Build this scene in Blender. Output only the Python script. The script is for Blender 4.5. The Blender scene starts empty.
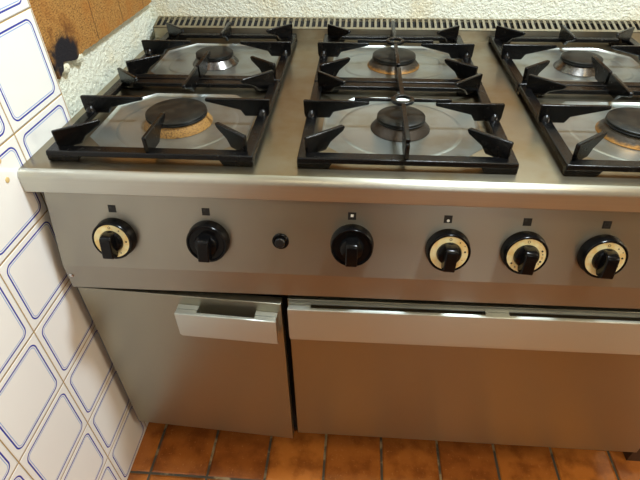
import bpy, bmesh, math, random
from mathutils import Vector, Matrix
random.seed(7)
C = bpy.context.scene.collection
PI = math.pi

# ---------------------------------------------------------------- node helper
class V:
    """tiny expression wrapper over math nodes"""
    def __init__(s, nt, sock): s.nt = nt; s.s = sock
    def _op(s, op, *o):
        n = s.nt.nodes.new('ShaderNodeMath'); n.operation = op
        for i, a in enumerate((s,) + o):
            if isinstance(a, V): s.nt.links.new(a.s, n.inputs[i])
            else: n.inputs[i].default_value = a
        return V(s.nt, n.outputs[0])
    def __add__(s, o): return s._op('ADD', o)
    def __sub__(s, o): return s._op('SUBTRACT', o)
    def __mul__(s, o): return s._op('MULTIPLY', o)
    def __truediv__(s, o): return s._op('DIVIDE', o)
    def abs(s): return s._op('ABSOLUTE')
    def fract(s): return s._op('FRACT')
    def floor(s): return s._op('FLOOR')
    def max(s, o): return s._op('MAXIMUM', o)
    def min(s, o): return s._op('MINIMUM', o)
    def lt(s, o): return s._op('LESS_THAN', o)
    def gt(s, o): return s._op('GREATER_THAN', o)
    def sqrt(s): return s._op('SQRT')
    def smooth(s, a, b):
        n = s.nt.nodes.new('ShaderNodeMapRange'); n.interpolation_type = 'SMOOTHSTEP'
        n.inputs['From Min'].default_value = a; n.inputs['From Max'].default_value = b
        s.nt.links.new(s.s, n.inputs['Value']); return V(s.nt, n.outputs['Result'])

def lin(c):
    r = []
    for x in c[:3]:
        x /= 255.0
        r.append(x/12.92 if x <= .04045 else ((x+.055)/1.055)**2.4)
    return (r[0], r[1], r[2], 1)

def new_mat(name, col=(128,128,128), rough=.5, metal=0, spec=.5):
    m = bpy.data.materials.new(name); m.use_nodes = True
    b = m.node_tree.nodes['Principled BSDF']
    b.inputs['Base Color'].default_value = lin(col)
    b.inputs['Roughness'].default_value = rough
    b.inputs['Metallic'].default_value = metal
    b.inputs['Specular IOR Level'].default_value = spec
    return m, m.node_tree, b

def coords(nt):
    g = nt.nodes.new('ShaderNodeNewGeometry'); s = nt.nodes.new('ShaderNodeSeparateXYZ')
    nt.links.new(g.outputs['Position'], s.inputs[0])
    return g.outputs['Position'], V(nt, s.outputs[0]), V(nt, s.outputs[1]), V(nt, s.outputs[2])

def noise(nt, scale, detail=4, vec=None, stretch=None, rough=.55):
    n = nt.nodes.new('ShaderNodeTexNoise'); n.inputs['Scale'].default_value = scale
    n.inputs['Detail'].default_value = detail; n.inputs['Roughness'].default_value = rough
    if vec is None: vec = coords(nt)[0]
    if stretch:
        mp = nt.nodes.new('ShaderNodeMapping'); mp.inputs['Scale'].default_value = stretch
        nt.links.new(vec, mp.inputs[0]); vec = mp.outputs[0]
    nt.links.new(vec, n.inputs['Vector'])
    return V(nt, n.outputs['Fac'])

def mix(nt, fac, a, b):
    n = nt.nodes.new('ShaderNodeMix'); n.data_type = 'RGBA'
    for sock, v in ((n.inputs[0], fac), (n.inputs[6], a), (n.inputs[7], b)):
        if isinstance(v, V): nt.links.new(v.s, sock)
        elif isinstance(v, bpy.types.NodeSocket): nt.links.new(v, sock)
        elif isinstance(v, (int, float)): sock.default_value = v
        else: sock.default_value = lin(v)
    return n.outputs[2]

def bump(nt, bsdf, h, dist, strength=1):
    n = nt.nodes.new('ShaderNodeBump'); n.inputs['Distance'].default_value = dist
    n.inputs['Strength'].default_value = strength
    nt.links.new(h.s, n.inputs['Height']); nt.links.new(n.outputs[0], bsdf.inputs['Normal'])

# ---------------------------------------------------------------- materials
def steel(name, col, rough, aniso=.7, stain=None, stain_amt=.4, streak=.06, sc=6, T=(0, .7, .7)):
    m, nt, b = new_mat(name, col, rough, 1)
    n1 = noise(nt, 1, 5, stretch=(2, 700, 700))
    n2 = noise(nt, sc, 5)
    base = mix(nt, (n1 - .5) * (streak * 8) + .5, [c*(1-streak*1.5) for c in col], [min(255, c*(1+streak)) for c in col])
    if stain: base = mix(nt, n2.smooth(.42, .68) * stain_amt, base, stain)
    nt.links.new(base, b.inputs['Base Color'])
    nt.links.new(((n2 - .5) * .08 + rough + (n1 - .5) * (streak * 1.2)).s, b.inputs['Roughness'])
    b.inputs['Anisotropic'].default_value = aniso
    c = nt.nodes.new('ShaderNodeCombineXYZ')
    for i in range(3): c.inputs[i].default_value = T[i]
    nt.links.new(c.outputs[0], b.inputs['Tangent'])
    return m
M = {}
M['top'] = steel('worktop_steel', (156, 148, 130), .32, .4, (142, 122, 88), .75, .03, 9)
M['apron'] = steel('apron_steel', (196, 195, 184), .36, .7)
M['panel'] = steel('panel_steel', (162, 157, 145), .38, .8, None, 0, .02)
M['door'] = steel('door_steel', (158, 155, 140), .36, .5, None, 0, .004)
M['handle'] = steel('handle_steel', (208, 214, 208), .46, .8, None, 0, .02)
M['well'] = steel('well_steel', (160, 166, 164), .34, .0, (134, 124, 98), .5, .01, 14)
M['burnersteel'] = steel('burner_steel', (112, 110, 108), .28, .0, (58, 52, 46), .85, .02, 60)
M['grille'] = steel('grille_steel', (176, 170, 152), .4, .3, (150, 128, 92), .4, .03, 20)

M['well'].node_tree.nodes['Principled BSDF'].inputs['Metallic'].default_value = .88
m, nt, b = new_mat('enamel_black', (16, 16, 17), .14, 0, .28)
n = noise(nt, 60, 6)
nt.links.new(mix(nt, n.smooth(.5, .75) * .4, (6, 6, 7), (22, 20, 18)), b.inputs['Base Color'])
nt.links.new((n * .3 + .08).s, b.inputs['Roughness']); bump(nt, b, noise(nt, 500, 2), .0004)
M['enamel'] = m
m, nt, b = new_mat('cap_black', (30, 29, 27), .42, 0, .5)
n = noise(nt, 45, 5)
nt.links.new(mix(nt, n.smooth(.4, .7), (14, 14, 13), (34, 32, 27)), b.inputs['Base Color']); b.inputs['Specular IOR Level'].default_value = .22; M['cap'] = m
m, nt, b = new_mat('brass_rust', (178, 140, 78), .6, .1)
n = noise(nt, 420, 5)
nt.links.new(mix(nt, n.smooth(.45, .7), (150, 112, 56), (74, 46, 20)), b.inputs['Base Color'])
bump(nt, b, n, .001); M['brass'] = m
def cone_mat(name, top, low, zl, zh):
    m, nt, b = new_mat(name, top, .42, .6)
    p, x, y, z = coords(nt)
    f = (z + (noise(nt, 120, 5) - .5) * .012).smooth(zl, zh)
    nt.links.new(mix(nt, f, low, top), b.inputs['Base Color']); bump(nt, b, noise(nt, 200, 4), .0006)
    return m
M['cone_dark'] = cone_mat('cone_dark', (58, 52, 46), (44, 36, 26), -.01, .006)
M['cone_rust'] = cone_mat('cone_rust', (60, 54, 46), (150, 108, 52), -.004, .003)
M['knob'] = new_mat('knob_black', (9, 9, 10), .20, 0, .22)[0]
M['knob_face'] = new_mat('knob_face_black', (9, 10, 11), .35, 0, .5)[0]
m, nt, b = new_mat('dial_cream', (238, 214, 148), .35, .35)
nt.links.new(mix(nt, noise(nt, 60, 3).smooth(.4, .65), (250, 238, 186), (242, 212, 140)), b.inputs['Base Color'])
M['dial'] = m
M['ink'] = new_mat('ink_black', (16, 14, 12), .5)[0]
M['ink_brown'] = new_mat('ink_brown', (92, 62, 30), .5)[0]
M['white'] = new_mat('ink_white', (235, 235, 230), .5)[0]
M['grey_ink'] = new_mat('ink_grey', (42, 41, 39), .5)[0]
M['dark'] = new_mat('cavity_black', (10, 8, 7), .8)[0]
M['carcass'] = new_mat('carcass_steel', (120, 112, 100), .4, .9)[0]
M['screw'] = new_mat('screw_steel', (205, 205, 205), .25, 1)[0]

# tiles on the side wall
TY, TZ, Y0, Z0 = .1520, .1432, -.0010, .0472
m, nt, b = new_mat('wall_tiles', (236, 238, 240), .16, 0, .5)
p, x, y, z = coords(nt)
u = ((y - Y0) / TY); v = ((z - Z0) / TZ)
px = (u.fract() - .5).abs() * TY; pz = (v.fract() - .5).abs() * TZ
INS, RAD = .0120, .013
qx = px - (TY/2 - INS - RAD); qz = pz - (TZ/2 - INS - RAD)
ax = qx.max(0.0); az = qz.max(0.0)
d = (ax*ax + az*az).sqrt() + qx.max(qz).min(0.0) - RAD
def band(dd, c, w, f=.0004): return ((dd - c).abs() - w)._op('MULTIPLY', -1/f)._op('ADD', .5)._op('MAXIMUM', 0.0)._op('MINIMUM', 1.0)
l1 = band(d, 0.0, .0014); l2 = band(d, -.0040, .0008)
gr = (px - (TY/2 - .0010)).max(pz - (TZ/2 - .0010)).gt(0.0)
col = mix(nt, l2 * .85, (238, 238, 236), (130, 165, 220))
col = mix(nt, l1, col, (52, 62, 160))
col = mix(nt, gr, col, (176, 146, 88))
nt.links.new(col, b.inputs['Base Color'])
nt.links.new((gr * .5 + .14).s, b.inputs['Roughness'])
bump(nt, b, (px - (TY/2 - .0025)).max(pz - (TZ/2 - .0025)).max(0.0) * -1.0 + (noise(nt, 14, 2) * .0006), 1.0, .6)
M['tiles'] = m

m, nt, b = new_mat('plaster', (232, 226, 206), .85, 0, .2)
n1 = noise(nt, 150, 6, rough=.6); n2 = noise(nt, 9, 4); n3 = noise(nt, 420, 2)
col = mix(nt, n2.smooth(.45, .72) * .55, (232, 236, 222), (222, 208, 168))
col = mix(nt, n1.smooth(.66, .76) * .35, col, (168, 140, 96))
nt.links.new(col, b.inputs['Base Color']); bump(nt, b, n1 * 1.0 + noise(nt, 70, 4) * .7 + n3 * .3, .006, 1)
M['plaster'] = m

m, nt, b = new_mat('charred_board', (176, 122, 62), .75, 0, .25)
p, x, y, z = coords(nt)
n1 = noise(nt, 420, 6, rough=.7, stretch=(1, .4, 1)); n2 = noise(nt, 22, 4)
col = mix(nt, n1.smooth(.40, .68), (186, 138, 74), (96, 58, 26))
jf = ((y - .352) / .1283).fract()
j = (jf - .5).abs().gt(.488) * y.gt(.3)
col = mix(nt, n2.smooth(.4, .7) * .5, col, (168, 104, 40))
ch = ((((y - .218) / .042)*((y - .218) / .042) + ((z - .090) / .036)*((z - .090) / .036)).sqrt() + (noise(nt, 34, 5) - .5) * 1.6).smooth(1.35, .8)
ch2 = (y + (n2 - .5) * .05).smooth(.215, .2) * z.smooth(.17, .12)
col = mix(nt, n2.smooth(.5, .66) * z.smooth(.19, .1) * y.smooth(.34, .22) * .95, col, (70, 38, 18))
col = mix(nt, ch, col, (30, 28, 34))
col = mix(nt, j * .8, col, (88, 58, 30))
nt.links.new(col, b.inputs['Base Color']); bump(nt, b, n1 - j * .8, .004, .8)
M['board'] = m

FP, FX, FY = .1424, .0139, -.1186
m, nt, b = new_mat('terracotta_tiles', (176, 86, 40), .3, 0, .5)
p, x, y, z = coords(nt)
u = (x - FX) / FP; v = (y - FY) / FP
e = ((u.fract() - .5).abs()).max((v.fract() - .5).abs())
wn = nt.nodes.new('ShaderNodeTexWhiteNoise'); wn.noise_dimensions = '2D'
cc = nt.nodes.new('ShaderNodeCombineXYZ'); nt.links.new(u.floor().s, cc.inputs[0]); nt.links.new(v.floor().s, cc.inputs[1])
nt.links.new(cc.outputs[0], wn.inputs['Vector'])
w = V(nt, wn.outputs['Value'])
n1 = noise(nt, 22, 6); n2 = noise(nt, 160, 3)
g = (e + (noise(nt, 60, 3) - .5) * .008)
gg = g.smooth(.476, .482)
col = mix(nt, w, (192, 116, 50), (154, 88, 38))
col = mix(nt, n1.smooth(.4, .7) * .6, col, (104, 50, 20))
col = mix(nt, n2.smooth(.62, .7) * .35, col, (200, 136, 76))
col = mix(nt, gg, col, mix(nt, noise(nt, 30, 3).smooth(.5, .65), (70, 62, 48), (150, 128, 92)))
nt.links.new(col, b.inputs['Base Color'])
nt.links.new((gg * .5 + .12 + n1 * .15).s, b.inputs['Roughness'])
bump(nt, b, g.smooth(.45, .484) * -1.0 + n1 * .25, .004, .8)
M['floor'] = m
M['cream_wall'] = new_mat('cream_wall', (206, 186, 150), .7)[0]
M['ceiling'] = new_mat('ceiling_paint', (196, 180, 150), .8)[0]
M['wood_dark'] = new_mat('dark_wood', (60, 40, 24), .5)[0]
M['hoodwood'] = new_mat('hood_wood', (120, 84, 48), .5)[0]
M['plug'] = new_mat('beige_plug', (212, 186, 128), .6)[0]

def emit(name, col, s):
    m = bpy.data.materials.new(name); m.use_nodes = True
    nt = m.node_tree; nt.nodes.clear()
    e = nt.nodes.new('ShaderNodeEmission'); o = nt.nodes.new('ShaderNodeOutputMaterial')
    e.inputs[0].default_value = col; e.inputs[1].default_value = s
    nt.links.new(e.outputs[0], o.inputs[0]); return m

# ---------------------------------------------------------------- mesh helpers
def link(name, bm, mat, parent=None, bevel=0, smooth=True, segs=2):
    bmesh.ops.recalc_face_normals(bm, faces=bm.faces)
    me = bpy.data.meshes.new(name); bm.to_mesh(me); bm.free()
    o = bpy.data.objects.new(name, me); C.objects.link(o)
    for mm in (mat if isinstance(mat, (list, tuple)) else [mat]): me.materials.append(mm)
    if parent: o.parent = parent
    if bevel:
        md = o.modifiers.new('bevel', 'BEVEL'); md.width = bevel; md.segments = segs
        md.limit_method = 'ANGLE'; md.angle_limit = math.radians(35)
    if smooth:
        for f in me.polygons: f.use_smooth = True
        try: me.set_sharp_from_angle(angle=math.radians(38))
        except Exception: pass
    return o
def tag(o, label=None, cat=None, group=None, kind=None):
    if label: o['label'] = label
    if cat: o['category'] = cat
    if group: o['group'] = group
    if kind: o['kind'] = kind
    return o
def empty(name, loc=(0,0,0), parent=None):
    o = bpy.data.objects.new(name, None); C.objects.link(o); o.location = loc; o.empty_display_size = .05
    if parent: o.parent = parent
    return o
def box(bm, x0, x1, y0, y1, z0, z1, mi=0):
    vs = [bm.verts.new((x, y, z)) for x in (x0, x1) for y in (y0, y1) for z in (z0, z1)]
    for f in ((0,1,3,2),(4,6,7,5),(0,4,5,1),(2,3,7,6),(0,2,6,4),(1,5,7,3)):
        bm.faces.new([vs[i] for i in f]).material_index = mi
    return vs
def prism(bm, pts, a, b, f):
    """extrude a 2-D outline between a and b; f(u,v,w)->xyz"""
    A = [bm.verts.new(f(u, v, a)) for u, v in pts]; B = [bm.verts.new(f(u, v, b)) for u, v in pts]
    bm.faces.new(A); bm.faces.new(B[::-1])
    n = len(pts)
    for i in range(n): bm.faces.new((A[i], A[(i+1) % n], B[(i+1) % n], B[i]))
def lathe(bm, prof, c=(0,0,0), n=48, f=None):
    """prof list of (r,z); r=0 closes"""
    f = f or (lambda x, y, z: (c[0]+x, c[1]+y, c[2]+z))
    rings = []
    for r, z in prof:
        if r < 1e-6: rings.append([bm.verts.new(f(0, 0, z))])
        else: rings.append([bm.verts.new(f(r*math.cos(2*PI*i/n), r*math.sin(2*PI*i/n), z)) for i in range(n)])
    for A, B in zip(rings, rings[1:]):
        for i in range(n):
            k = (i+1) % n
            if len(A) == 1 and len(B) == 1: continue
            if len(A) == 1: bm.faces.new((A[0], B[i], B[k]))
            elif len(B) == 1: bm.faces.new((A[i], A[k], B[0]))
            else: bm.faces.new((A[i], A[k], B[k], B[i]))

# ---------------------------------------------------------------- room
WX = -.0360                     # tile face of the side wall
PXW = -.056                     # recessed plaster
YB = .672                       # plaster back wall
ZF = -.8116; ZC = 1.55; YR = -3.2; XR = 2.6
bm = bmesh.new()
box(bm, WX-.15, WX, YR, .1530, ZF-.02, ZC, 0)
box(bm, WX-.15, PXW, .1430, YB+.1, ZF-.02, ZC, 1)
wl = link('wall_left', bm, [M['tiles'], M['plaster']], smooth=False)
tag(wl, 'white tiled side wall with blue double borders, rough plaster behind', kind='structure')
bm = bmesh.new(); box(bm, PXW, XR, YB, YB+.1, ZF-.02, ZC)
tag(link('wall_back', bm, M['plaster'], smooth=False), 'rough white plaster wall behind the range', kind='structure')
bm = bmesh.new(); box(bm, XR, XR+.1, YR, YB+.1, ZF-.02, ZC)
tag(link('wall_right', bm, M['cream_wall'], smooth=False), 'cream painted right wall', kind='structure')
bm = bmesh.new(); box(bm, WX-.15, XR+.1, YR-.1, YR, ZF-.02, ZC)
tag(link('wall_front', bm, M['cream_wall'], smooth=False), 'cream painted wall behind the viewer', kind='structure')
bm = bmesh.new(); box(bm, WX-.15, XR+.1, YR-.1, YB+.1, ZF-.05, ZF)
tag(link('floor', bm, M['floor'], smooth=False), 'glazed terracotta floor tiles with dark grout', kind='structure')
bm = bmesh.new(); box(bm, WX-.15, XR+.1, YR-.1, YB+.1, ZC, ZC+.05)
tag(link('ceiling', bm, M['ceiling'], smooth=False), 'plain cream ceiling', kind='structure')
bm = bmesh.new(); box(bm, .15, .95, YR, YR+.03, ZF, ZF+2.0)  # added dark slab, darkens the reflection in the middle of the control panel
tag(link('dark_reflection_panel', bm, M['wood_dark'], smooth=False), 'added dark panel behind the viewer, there to be reflected', kind='structure')

# ---------------------------------------------------------------- burnt board on the plaster
bm = bmesh.new()
bot = []
ys = [.176 + i*.0066 for i in range(82)]
for y in ys:
    if y > YB-.002: break
    zb = .079 - (y-.2)*.012 + random.uniform(-.0012, .0012)
    if y < .3: zb += .006*math.sin((y-.186)*70)*(.3-y)/.1
    if y < .196: zb -= .010
    bot.append((y, zb))
outline = bot + [(bot[-1][0], .75), (.146, .75), (.146, .2), (.160, .12), (.172, .09)]
prism(bm, outline, PXW-.0005, PXW+.011, lambda u, v, w: (w, u, v))
bo = link('burnt_board', bm, M['board'], smooth=False)
tag(bo, 'rough brown boarding on plaster wall, scorched black at its lower corner', 'wall board')
bm = bmesh.new()
prism(bm, [(PXW+.012, .125), (1.9, .125), (1.9, .42), (PXW+.012, .42)], YB-.006, YB-.0003, lambda u, v, w: (u, w, v))  # unseen boarding, put here for its brown reflection in the worktop
tag(link('burnt_board', bm, M['board'], smooth=False), 'unseen brown boarding on the back wall above the vent slots', 'wall board')
# plaster dabs that creep over the burnt lower edge
k = 0
dab_labels = ['plaster blob beside the tiles below the scorched corner', 'larger plaster blob right under the black scorch mark']
for (y, z, r) in ((.212, .071, .017), (.264, .073, .021)):
    bm = bmesh.new(); bmesh.ops.create_icosphere(bm, subdivisions=4, radius=1)
    for vv in bm.verts:
        q = 1 + random.uniform(-.03, .03)
        vv.co = Vector((PXW - .008 + vv.co.x*.0205*q, y + vv.co.y*r*q, z + vv.co.z*r*.8*q))
    tag(link('plaster_blob', bm, M['plaster']), dab_labels[k], 'plaster', 'plaster blobs under the board'); k += 1

# two beige plugs in the drilled tile
for (y, z, lb) in ((-.0558, -.001, 'beige wall plug in tile just left of the worktop corner'), (-.0543, .0311, 'beige wall plug at picture edge, above the other plug')):
    bm = bmesh.new()
    lathe(bm, [(0, .0012), (.0030, .0014), (.0044, .0008), (.0050, -.004), (0, -.004)], f=lambda a, b2, c: (WX + c, y + a, z + b2), n=24)
    tag(link('wall_plug', bm, M['plug']), lb, 'wall plug', 'wall plugs')

# ---------------------------------------------------------------- the range
XL, XRR = -.0350, 1.186          # worktop sides
BL, BR = -.0150, 1.170           # body sides
rng = empty('gas_range', (.58, .3, ZF))
tag(rng, 'stainless steel six burner gas range with oven and side cupboard', 'gas range')
_inv = Matrix.Translation((-.58, -.3, -ZF))
def part(name, bm, mat, parent=None, **k):
    """geometry given in world space; stored relative to the range's base"""
    par = parent or rng
    off = Vector((0, 0, 0)); q = par
    while q: off += q.location; q = q.parent
    bmesh.ops.translate(bm, verts=bm.verts, vec=-off)
    return link(name, bm, mat, par, **k)

P = .4; GW = .333; GL = .302; GP = .306
cx = [.166, .566, .966]; cy = [.153, .460]
cells = [(k*P, k*P+GW, j*GP, j*GP+GL) for k in range(3) for j in range(2)]
# worktop with octagonal openings
def octo(x0, x1, y0, y1, ins, ch, z):
    a, b_, c, d_ = x0+ins, x1-ins, y0+ins, y1-ins
    return [(a+ch, c, z), (b_-ch, c, z), (b_, c+ch, z), (b_, d_-ch, z), (b_-ch, d_, z), (a+ch, d_, z), (a, d_-ch, z), (a, c+ch, z)]
bm = bmesh.new()
YT0 = -.034; YG = .618
xs = [XL] + [t for k in range(3) for t in (k*P, k*P+GW)] + [XRR]
yy = [-.022, 0, GL, GP, GP+GL, YG]
cellset = {(round(c[0], 4), round(c[2], 4)) for c in cells}
for i in range(len(xs)-1):
    for j in range(len(yy)-1):
        if (round(xs[i], 4), round(yy[j], 4)) in cellset and i % 2 == 1:
            x0, x1, y0, y1 = xs[i], xs[i+1], yy[j], yy[j+1]
            o8 = [bm.verts.new(p_) for p_ in octo(x0, x1, y0, y1, .03, .055, 0)]
            q = [bm.verts.new(p_) for p_ in ((x0, y0, 0), (x1, y0, 0), (x1, y1, 0), (x0, y1, 0))]
            bm.faces.new((q[0], q[1], o8[1], o8[0])); bm.faces.new((q[1], o8[2], o8[1]))
            bm.faces.new((q[1], q[2], o8[3], o8[2])); bm.faces.new((q[2], o8[4], o8[3]))
            bm.faces.new((q[2], q[3], o8[5], o8[4])); bm.faces.new((q[3], o8[6], o8[5]))
            bm.faces.new((q[3], q[0], o8[7], o8[6])); bm.faces.new((q[0], o8[0], o8[7]))
        else:
            bm.faces.new([bm.verts.new(p_) for p_ in ((xs[i], yy[j], 0), (xs[i+1], yy[j], 0), (xs[i+1], yy[j+1], 0), (xs[i], yy[j+1], 0))])
# rounded front edge + apron + return, as a profile swept along X
prof = [(-.022, 0)]
for t in range(1, 9):
    a = PI/2*t/8; prof.append((-.022-.012*math.sin(a), -.012+.012*math.cos(a)))
prof += [(-.034, -.0365), (-.0325, -.038), (-.012, -.038)]
bmesh.ops.remove_doubles(bm, verts=bm.verts, dist=1e-5)
part('worktop', bm, M['top'])
bm = bmesh.new()
A = [bm.verts.new((XL, u, w)) for u, w in prof]; B = [bm.verts.new((XRR, u, w)) for u, w in prof]
for i in range(len(prof)-1): bm.faces.new((A[i], B[i], B[i+1], A[i+1]))
# side skirts
for X in (XL, XRR):
    vs = [bm.verts.new((X, u, w)) for u, w in prof] + [bm.verts.new((X, YG, -.038)), bm.verts.new((X, YG, 0))]
    bm.faces.new(vs)
bmesh.ops.remove_doubles(bm, verts=bm.verts, dist=1e-5)
part('front_apron', bm, M['apron'])
# wells under every grate
for k in range(3):
    for j in range(2):
        x0, x1, y0, y1 = k*P, k*P+GW, j*GP, j*GP+GL
        bm = bmesh.new()
        L = [octo(x0, x1, y0, y1, .0301, .055, 0), octo(x0, x1, y0, y1, .033, .054, -.0035), octo(x0, x1, y0, y1, .036, .053, -.0045)]
        R = [[bm.verts.new(p_) for p_ in l] for l in L]
        for a, b_ in zip(R, R[1:]):
            for i in range(8): bm.faces.new((a[i], a[(i+1) % 8], b_[(i+1) % 8], b_[i]))
        bm.faces.new(R[-1])
        # pressed ring: round in front, flattened at the back burners
        N = 64; c0 = (cx[k], cy[j])
        rx, ry = (.104, .104) if j == 0 else (.104, .072)
        e = 2 if j == 0 else 3.2
        prev = None
        for off, zz in ((-.005, -.0044), (-.002, -.0039), (.002, -.0039), (.005, -.0044)):
            ring = []
            for i in range(N):
                t = 2*PI*i/N; ct, st = math.cos(t), math.sin(t)
                ring.append(bm.verts.new((c0[0] + (rx+off)*math.copysign(abs(ct)**(2/e), ct), c0[1] + (ry+off)*math.copysign(abs(st)**(2/e), st), zz)))
            if prev:
                for i in range(N): bm.faces.new((prev[i], prev[(i+1) % N], ring[(i+1) % N], ring[i]))
            prev = ring
        part('burner_well', bm, M['well'])

# vent grille box at the back
ZG = .0260; ZB = .0385
bm = bmesh.new()
GX0, GX1 = -.0370, 1.172; GY = .669; e = .0014
sl = (ZB-ZG)/(GY-YG)
def gz(y): return ZG + sl*(y-YG)
def strip(x0, x1, y0, y1, t=e): prism(bm, [(y0, gz(y0)), (y1, gz(y1)), (y1, gz(y1)-t), (y0, gz(y0)-t)], x0, x1, lambda u, v, w: (w, u, v))
box(bm, GX0, GX1, YG, YG+e, -.002, ZG)
strip(GX0, GX1, YG, YG+.009); strip(GX0, GX1, GY-.003, GY+.002)
for X in (GX0, GX1-e): prism(bm, [(YG, -.002), (YG, ZG), (GY+.002, gz(GY+.002)), (GY+.002, -.002)], X, X+e, lambda u, v, w: (w, u, v))
pitch = .01475; nb = int((GX1-GX0)/pitch)
for i in range(nb+1):
    a = GX0 + i*pitch; strip(a, min(a+.0060, GX1), YG+.0085, GY-.0025, .0009)
part('vent_grille', bm, M['grille'], smooth=False)
bm = bmesh.new(); prism(bm, [(YG+.003, -.03), (YG+.003, gz(YG)-.014), (GY-.001, gz(GY)-.008), (GY-.001, -.03)], GX0+.003, GX1-.003, lambda u, v, w: (w, u, v))  # solid black wedge stands in for the shade inside the slots
part('slot_shade_block', bm, M['dark'], smooth=False)

# carcass
bm = bmesh.new()
box(bm, BL+.002, BR-.002, .004, .66, -.70, -.0385)
part('carcass', bm, M['carcass'], smooth=False)
# control panel
PA = Vector((0, -.0190, -.0385)); PB = Vector((0, -.0509, -.1815))
PA = Vector((0, -.0185, -.0385))
bm = bmesh.new()
prism(bm, [(PA.y, PA.z), (-.0509, -.1800), (-.0509, -.2325), (-.040, -.2325), (-.040, -.240), (.003, -.240), (.003, PA.z)], BL, BR, lambda u, v, w: (w, u, v))
for vv in bm.verts:      # the range stands a hair out of level: its lower lines climb to the right
    if vv.co.z < -.1: vv.co.z += vv.co.x * (.0058 if vv.co.z > -.19 else .0106)
cp = part('control_panel', bm, M['panel'], smooth=False)
a_ = Vector((0, -.019, -.045)); b_ = Vector((0, -.0556, -.2015)); SD = (b_-a_).normalized()
NN = Vector((0, SD.z, -SD.y)); NN = NN if NN.y < 0 else -NN
# the mesh bend sits at -.1800: put the face plane exactly on the mesh
pa = Vector((0, PA.y, PA.z)); pb = Vector((0, -.0509, -.1800)); SD = (pb-pa).normalized()
NN = Vector((0, SD.z, -SD.y)); NN = NN if NN.y < 0 else -NN
def pface(X, s, ang=0):
    o = pa + SD*(s + .0065); o.x = X
    ca, sa = math.cos(ang), math.sin(ang)
    def f(u, v, w):   # u right, v up, w out of the panel
        uu, vv = u*ca - v*sa, u*sa + v*ca
        return tuple(o + Vector((uu, 0, 0)) - SD*vv + NN*w)
    return f, o
def disc(bm, f, u, v, r, w0, w1, n=16):
    lathe(bm, [(0, w0), (r, w0), (r, w1), (0, w1)], f=lambda a, b2, c: f(a+u, b2+v, c), n=n)
def fbox(bm, f, u0, u1, v0, v1, w0, w1): prism(bm, [(u0, v0), (u1, v0), (u1, v1), (u0, v1)], w0, w1, f)
def ringm(bm, f, u, v, r0, r1, w0, w1, n=48):
    lathe(bm, [(r0, w0), (r1, w0), (r1, w1), (r0, w1), (r0, w0)], f=lambda a, b2, c: f(a+u, b2+v, c), n=n)
KH = .019; KR = .0345
knobs = [(.0935, .0735, 0, 'cream', 'first'), (.253, .0720, 1, None, ''), (.4895, .0690, 0, None, ''),
         (.6425, .0710, 3, 'cream', ''), (.7610, .0700, 4, 'cream5', ''), (.8800, .0710, 3, 'cream', '')]
klabel = ['cream ringed knob nearest the tiled wall', 'all black knob beside the round ignition button', 'all black knob in the middle of the panel',
          'cream ringed knob right of the middle black one', 'cream ringed knob with numbered scale', 'rightmost cream ringed knob']
for i, (X, s, deg, kind, _) in enumerate(knobs):
    f, o = pface(X, s + .004)
    K = empty('control_knob', Vector(o) - rng.location, rng)
    K['label'] = klabel[i]
    bm = bmesh.new()
    lathe(bm, [(0, .0002), (KR+.0005, .0002), (KR+.0008, .004), (KR, .006), (KR-.0006, KH-.002), (KR-.0020, KH), (KR-.0045, KH-.0002), (KR-.0058, KH-.0016), (0, KH-.0016)], f=f, n=64)
    sk = part('skirt', bm, M['knob'], K)
    if kind:
        bm = bmesh.new(); ringm(bm, f, 0, 0, .0190, KR-.0048, KH-.0015, KH-.0008, 64)
        part('dial_ring', bm, M['dial'], K)
        T = KH-.0009; rr = .0245
        bm = bmesh.new()
        ringm(bm, f, 0, rr, .0014, .0022, T, T+.0003, 20)
        part('zero_mark', bm, M['ink_brown'], K)
        if kind == 'cream':
            dots = [(38, .0011, 0), (82 if i else 90, .0016, 0)]
            dots += [(150, .0011, 0)] if i == 0 else [(118, .0007, 0), (60, .0008, .002)]
        else: dots = [(68, .0015, 0), (82, .0009, 0), (112, .0018, 0), (236, .0016, 0)]
        for dg, r, dr in dots:
            bm = bmesh.new(); g = math.radians(dg)
            disc(bm, f, (rr+dr)*math.sin(g), (rr+dr)*math.cos(g), r, T, T+.0003)
            part('dot_mark', bm, M['ink'], K, smooth=False)
        if kind == 'cream5':
            for dg, tx in ((97, '2'), (123, '4'), (142, '6'), (215, '8')):
                cu = bpy.data.curves.new('n', 'FONT'); cu.body = tx; cu.size = .0048; cu.align_x = 'CENTER'; cu.align_y = 'CENTER'; cu.extrude = .0001
                ob = bpy.data.objects.new('n', cu); C.objects.link(ob)
                bpy.context.view_layer.update()
                me = bpy.data.meshes.new_from_object(ob.evaluated_get(bpy.context.evaluated_depsgraph_get()))
                bpy.data.objects.remove(ob)
                bm = bmesh.new(); bm.from_mesh(me)
                g = math.radians(dg)
                for vv in bm.verts: vv.co = Vector(f(vv.co.x + rr*math.sin(g), vv.co.y + rr*math.cos(g), T + .0002 + vv.co.z))
                part('scale_number', bm, M['ink'], K, smooth=False)
    # hub and grip bar
    f2, o2 = pface(X, s + .004, math.radians(-deg))
    bm = bmesh.new()
    lathe(bm, [(.0196, KH-.003), (.0196, KH+.001), (.0180, KH+.0045), (.0150, KH+.006), (0, KH+.006)], f=f2, n=48)
    part('hub', bm, M['knob'], K)
    bm = bmesh.new()
    hw = .0092; GT = KH+.021
    prism(bm, [(-.0185, KH-.001), (-.0250, KH+.004), (-.0225, GT-.001), (-.019, GT), (.012, GT), (.0155, GT-.003), (.0185, KH+.002), (.0175, KH-.001)], -hw, hw, lambda u, v, w: f2(w, u, v))
    part('grip', bm, M['knob'], K, bevel=.0016)
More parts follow.
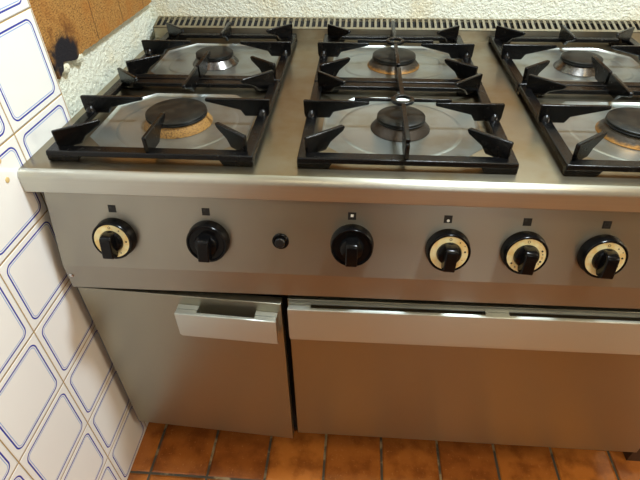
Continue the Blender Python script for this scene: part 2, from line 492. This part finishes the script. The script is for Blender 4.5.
# position symbols above the knobs
mk = [(.0955, .0205, 'grey'), (.252, .0200, 'grey'), (.488, .0185, 'white'), (.6377, .0180, 'whitel'), (.7585, .0180, 'grey'), (.877, .0180, 'square')]
for X, s, kd in mk:
    f, o = pface(X, s + .006)
    bm = bmesh.new(); h = .0064
    fbox(bm, f, -h, h, -h, h, .0001, .0006)
    S = part('position_symbol', bm, M['ink'])
    bm = bmesh.new()
    if kd == 'white': fbox(bm, f, -.0022, .0024, -.0015, .0030, .0005, .0009)
    elif kd == 'whitel': disc(bm, f, .0005, -.0025, .0024, .0005, .0009)
    elif kd == 'square':
        fbox(bm, f, -.0035, .0035, .0027, .0035, .0005, .0009); fbox(bm, f, -.0035, .0035, -.0035, -.0027, .0005, .0009)
        fbox(bm, f, -.0035, -.0027, -.0027, .0027, .0005, .0009); fbox(bm, f, .0027, .0035, -.0027, .0027, .0005, .0009)
    else:
        fbox(bm, f, -.0045, -.0005, .0008, .0045, .0005, .0009)
    part('symbol_mark', bm, M['white'] if 'white' in kd else M['grey_ink'], S, smooth=False)
# igniter button
f, o = pface(.3725, .0735)
IB = empty('ignition_button', Vector(o) - rng.location, rng)
bm = bmesh.new(); lathe(bm, [(0, .0001), (.0138, .0001), (.0138, .003), (.0125, .0045), (.0100, .0045), (.0092, .003), (0, .003)], f=f, n=40)
part('collar', bm, M['knob'], IB)
bm = bmesh.new(); lathe(bm, [(0, .0025), (.0086, .0025), (.0086, .009), (.0070, .0105), (0, .0108)], f=f, n=40)
part('push_cap', bm, M['knob_face'], IB)
# little screw on the vertical lip
bm = bmesh.new(); lathe(bm, [(0, -.001), (.0042, -.001), (.0040, .0014), (.0022, .0024), (0, .0025)], f=lambda a, b2, c: (-.0075+a, -.0509-c, -.203+b2), n=20)
part('screw', bm, M['screw'])

# handle channel: local frame (x along, y out, z)
def handle(f, L, top, low, cham, out, posts, parent, flange=False):
    bm = bmesh.new(); t = .0022
    # front plate with folded top lip and chamfered foot
    pr = [(out-.0062, top), (out-.0012, top), (out, top-.0012), (out, low), (out-.006, low-cham), (out-.006-t, low-cham+.001), (out-t, low+.001), (out-t, top-t), (out-.0062, top-t)]
    prism(bm, pr, 0, L, lambda u, v, w: f(w, u, v))
    o = part('handle', bm, M['handle'], parent, bevel=.0004, segs=1)
    if flange:
        bm = bmesh.new()
        prism(bm, [(.0003, top+.0003), (.0080, top+.0003), (.0080, top-.0025), (.0003, top-.0025)], 0, L, lambda u, v, w: f(w, u, v))
        part('back_flange', bm, M['handle'], o, smooth=False)
    for (a, b2) in posts:
        bm = bmesh.new()
        prism(bm, [(.0003, top), (.0108, top), (.0108, top-.003), (.0003, top-.003)], a, b2, lambda u, v, w: f(w, u, v))
        prism(bm, [(.0118, top-.0002), (out-.003, top-.0002), (out-.003, low+.01), (.0118, low+.01)], a+.0005, b2-.0005, lambda u, v, w: f(w, u, v))
        prism(bm, [(.0003, top-.003), (.0125, top-.003), (.0125, low+.01), (.0003, low+.01)], a+.0008, b2-.0008, lambda u, v, w: f(w, u, v))
        part('handle_bracket', bm, M['handle'], o, smooth=False)
    return o
# cupboard door, standing slightly open at its right edge
ang = math.radians(2.75)
DL = Vector((BL-.0005, -.0412, 0)); dw = .3835
cd = Vector((math.cos(ang), -math.sin(ang), 0)); nd = Vector((-math.sin(ang), -math.cos(ang), 0))
def dface(u, w, z): return tuple(DL + cd*u + nd*w + Vector((0, 0, z)))
bm = bmesh.new()
prism(bm, [(0, -.244), (dw, -.244), (dw, -.7085), (0, -.7085)], -.0175, 0, lambda u, v, w: dface(u, w, v))
CD = part('cupboard_door', bm, M['door'], bevel=.001)
CD['label'] = 'small left door standing slightly ajar'
handle(lambda x_, y_, z_: dface(x_+.1905, y_, z_), .1865, -.2660, -.3225, .012, .0235, [(.0005, .040), (.1465, .186)], CD)
# oven door
OX0, OX1, OY = .3765, 1.158, -.0414
bm = bmesh.new()
box(bm, OX0, OX1, OY, OY+.038, -.7125, -.2485)
LV = .0115
for vv in bm.verts: vv.co.z += (vv.co.x - OX0) * LV
OD = part('oven_door', bm, M['door'], bevel=.001)
OD['label'] = 'wide drop down oven door'
handle(lambda x_, y_, z_: (OX0+.003+x_, OY-y_, z_ + x_*LV), OX1-OX0-.006, -.2500, -.3235, .016, .0240, [(.0005, .041), (.3455, .3865), (.7345, .7745)], OD, True)
# black sheet behind door gaps, legs
bm = bmesh.new(); box(bm, BL+.004, BR-.004, -.0020, .0035, -.70, -.241)
part('gap_backing', bm, M['dark'], smooth=False)
bm = bmesh.new(); box(bm, BL+.03, BR-.03, .026, .030, ZF+.002, -.701)  # added black sheet standing in for the shade under the doors
part('under_door_shade', bm, M['dark'], smooth=False)
for X in (.02, 1.11):
    for Y in (.05, .62):
        bm = bmesh.new(); lathe(bm, [(0, ZF+.0005), (.022, ZF+.0005), (.022, ZF+.012), (.016, ZF+.02), (.016, -.70), (0, -.70)], c=(X+.02, Y, 0), n=24)
        part('foot', bm, M['dark'])

# ---------------------------------------------------------------- burners
bspec = {(0,0): (.0545, 'brass', 'large black burner cap on a rusty yellow ring, left front'),
         (0,1): (.0425, 'burnersteel', 'small black capped burner with steel collar at the left rear'),
         (1,0): (.0420, 'cone_dark', 'black capped burner with dark collar under the front ring trivet'),
         (1,1): (.0480, 'cone_rust', 'burner with rust stained collar in the middle rear'),
         (2,0): (.0530, 'cone_rust', 'large burner cut by the right picture edge, brown stained collar'),
         (2,1): (.0425, 'burnersteel', 'black capped burner with shiny steel collar at the right rear')}
for (k, j), (r, mt, lb) in bspec.items():
    x0, y0 = cx[k] + (0.004 if k == 2 and j else 0) - (.006 if (k == 0 and j) else 0), cy[j]
    Bn = empty('gas_burner', (x0, y0, -.0044)); tag(Bn, lb, 'burner', 'gas burners on the range')
    bm = bmesh.new()
    rb = r + (.010 if mt != 'brass' else .007)
    lathe(bm, [(0, .0002), (rb, .0002), (rb, .0012), (r-.002, .0150), (r-.006, .0155), (0, .0155)], n=64)
    link('burner_collar', bm, M[mt], Bn)
    bm = bmesh.new()
    lathe(bm, [(0, .0157), (r-.003, .0157), (r, .0170), (r, .0190), (r-.0015, .0197), (r-.0010, .0210), (r-.0005, .0235), (r-.003, .0250), (r*.6, .0257), (0, .0260)], n=64)
    link('burner_cap', bm, M['cap'], Bn)

# ---------------------------------------------------------------- cast iron grates
ZR = .018; ZT = .0445
def grate_meshes():
    """frame and fingers around a grate whose front left corner is the origin"""
    out = []
    bm = bmesh.new(); w = .021; ws = .019
    x0, x1, y0, y1 = 0, GW, 0, GL
    zb = .0092
    # frame ring (tapered outer faces)
    def ring(z, g): return [bm.verts.new(p_) for p_ in ((x0+g, y0+g, z), (x1-g, y0+g, z), (x1-g, y1-g, z), (x0+g, y1-g, z))]
    def inn(z): return [bm.verts.new(p_) for p_ in ((x0+ws, y0+w, z), (x1-ws, y0+w, z), (x1-ws, y1-w, z), (x0+ws, y1-w, z))]
    a, b2, c, d2 = ring(zb, 0), ring(ZR, .0012), inn(ZR), inn(zb)
    for s, t in ((a, b2), (b2, c), (c, d2), (d2, a)):
        for i in range(4): bm.faces.new((s[i], s[(i+1) % 4], t[(i+1) % 4], t[i]))
    out.append(('frame', bm))
    for X0, X1 in ((.0005, .055), (GW-.055, GW-.0005)):
        for Yf in (.0006, GL-.0126):
            bm = bmesh.new()
            dx = .006
            prism(bm, [(X0, .0102), (X1, .0102), (X1-dx if X0 < .1 else X1, 0.0003), (X0 if X0 < .1 else X0+dx, 0.0003)], Yf, Yf+.012, lambda u, v, q: (u, q, v))
            out.append(('foot', bm))
    ccx, ccy = .166, .153
    def finger(ox, oy, tx, ty, t=.0034, long=False):
        L = math.hypot(tx-ox, ty-oy); dx, dy = (tx-ox)/L, (ty-oy)/L
        bm = bmesh.new()
        if long: pr = [(0, ZT-.001), (.002, ZT), (L-.002, ZT), (L, ZT-.002), (L-.001, ZT-.006), (L*.46, .024), (L*.40, .013), (.003, .013), (.001, ZR+.002)]
        else:    pr = [(0, ZT-.001), (.002, ZT), (L-.003, ZT-.001), (L, ZT-.004), (L-.004, ZT-.010), (L*.62, .023), (L*.5, .012), (.006, .012), (.001, ZR+.003)]
        prism(bm, pr, -t, t, lambda u, v, q: (ox+dx*u - dy*q, oy+dy*u + dx*q, v))
        # rounded boss at the root
        return bm
    for (ox, oy, tx, ty, lg) in ((-.004, ccy, ccx-.056, ccy, 1), (GW+.004, ccy, ccx+.056, ccy, 1),
                                 (ccx, .0015, ccx, ccy-.056, 0), (ccx, GL-.0015, ccx, ccy+.056, 0),
                                 (.0125, .0165, .0700, .0650, 0), (GW-.0125, .0165, GW-.0700, .0650, 0),
                                 (.0105, GL-.0125, .0660, GL-.0610, 0), (GW-.0105, GL-.0125, GW-.0660, GL-.0610, 0)):
        out.append(('finger', finger(ox, oy, tx, ty, long=bool(lg))))
    # bosses where side fingers grow out of the frame
    for X in (.0095, GW-.0095):
        bm = bmesh.new()
        lathe(bm, [(0, ZR-.0008), (.0105, ZR-.0005), (.0092, ZR+.004), (.0055, ZR+.009), (0, ZR+.0105)], f=lambda a2, b3, c2: (X + a2*.85, ccy + b3*1.25, c2), n=24)
        out.append(('boss', bm))
    return out
protos = []
for nm, bm in grate_meshes():
    o = link(nm, bm, M['enamel'], None, bevel=.0016 if nm != 'boss' else 0)
    protos.append(o)
glab = {(0,0): 'black cast iron grate over the big yellow ringed burner, left front', (0,1): 'black cast iron grate at the left rear, by the plaster wall',
        (1,0): 'black cast iron grate in the middle front', (1,1): 'black cast iron grate in the middle rear, before the vent slots',
        (2,0): 'black cast iron grate at the right front, cut by the picture edge', (2,1): 'black cast iron grate at the right rear'}
first = True
for (k, j), lb in glab.items():
    G = empty('pan_grate', (k*P, j*GP, .0002)); tag(G, lb, 'grate', 'cast iron grates on the range')
    for o in protos:
        c = o if first else o.copy()
        if not first: C.objects.link(c)
        c.parent = G
    first = False
# ring trivets lying on the two middle grates
tr = []
def ring_trivet(j, lb):
    T = empty('ring_trivet', (cx[1], cy[j], ZT+.0002)); tag(T, lb, 'trivet', 'ring trivets on the middle grates')
    bm = bmesh.new(); lathe(bm, [(.0125, .0008), (.0125, .0052), (.0140, .0062), (.0180, .0062), (.0198, .0050), (.0198, .0008), (.0180, 0), (.0140, 0), (.0125, .0008)], n=40)
    link('ring', bm, M['enamel'], T)
    for dx, dy in ((1, 0), (-1, 0), (0, 1), (0, -1)):
        bm = bmesh.new()
        L = .082 if dx else .146
        t0 = .0024 if dx else .0038
        prism(bm, [(.0185, .0003), (.0185, .0055), (L*.55, .0055), (L-.004, .0062), (L, .0055), (L, .0003)], -t0, t0, lambda u, v, q: (dx*u - dy*q, dy*u + dx*q, v))
        link('arm', bm, M['enamel'], T, bevel=.0008)
    return T
ring_trivet(0, 'small black ring with four arms over the middle front burner')
ring_trivet(1, 'small black ring with four arms over the middle rear burner')

# ---------------------------------------------------------------- neighbour at the lower right
bm = bmesh.new(); box(bm, 1.190, 1.80, -.004, .60, ZF+.0003, ZF+.06)
pl = link('cabinet_plinth', bm, M['wood_dark'], smooth=False)
tag(pl, 'dark wooden plinth on the floor right of the range', 'plinth')

# ---------------------------------------------------------------- lamps
def lamp(name, loc, rot, sx, sy, power, col, label):
    ld = bpy.data.lights.new(name, 'AREA'); ld.shape = 'RECTANGLE'; ld.size = sx; ld.size_y = sy
    ld.energy = power; ld.color = col
    o = bpy.data.objects.new(name, ld); C.objects.link(o); o.location = loc; o.rotation_euler = rot
    return o
COOL = (.84, .95, 1.0); WARM = (1.0, .86, .58)
lamp('ceiling_lamp', (.95, .08, 1.50), (0, 0, 0), .20, .20, 42, COOL, '')
lamp('window_light', (1.35, -3.1, .95), (math.radians(88), 0, 0), .9, .9, 7, COOL, '')
lamp('ceiling_lamp', (1.25, -.55, 1.50), (0, 0, 0), .3, .3, 5, WARM, '')
lamp('ceiling_lamp', (.3, -1.3, 1.50), (0, 0, 0), .4, .4, 2.5, WARM, '')
lamp('fill_light', (2.5, -.75, .75), (0, math.radians(80), 0), .5, .5, 11, (1.0, .90, .74), '')  # added fill with no known source, brightens the lower wall tiles

w = bpy.data.worlds.new('World'); bpy.context.scene.world = w; w.use_nodes = True
w.node_tree.nodes['Background'].inputs[0].default_value = (1, .85, .65, 1)
w.node_tree.nodes['Background'].inputs[1].default_value = .04

# ---------------------------------------------------------------- camera
cam = bpy.data.cameras.new('camera'); co = bpy.data.objects.new('camera', cam); C.objects.link(co)
co.location = (.49058, -.64824, .39614); co.rotation_mode = 'XYZ'
co.rotation_euler = (.88003, .01262, .07637)
cam.sensor_width = 36; cam.lens = 489.439/640*36; cam.clip_start = .01
bpy.context.scene.camera = co
vs = bpy.context.scene.view_settings
vs.view_transform = 'Standard'; vs.look = 'None'; vs.gamma = 1; vs.exposure = .12; vs.use_curve_mapping = False
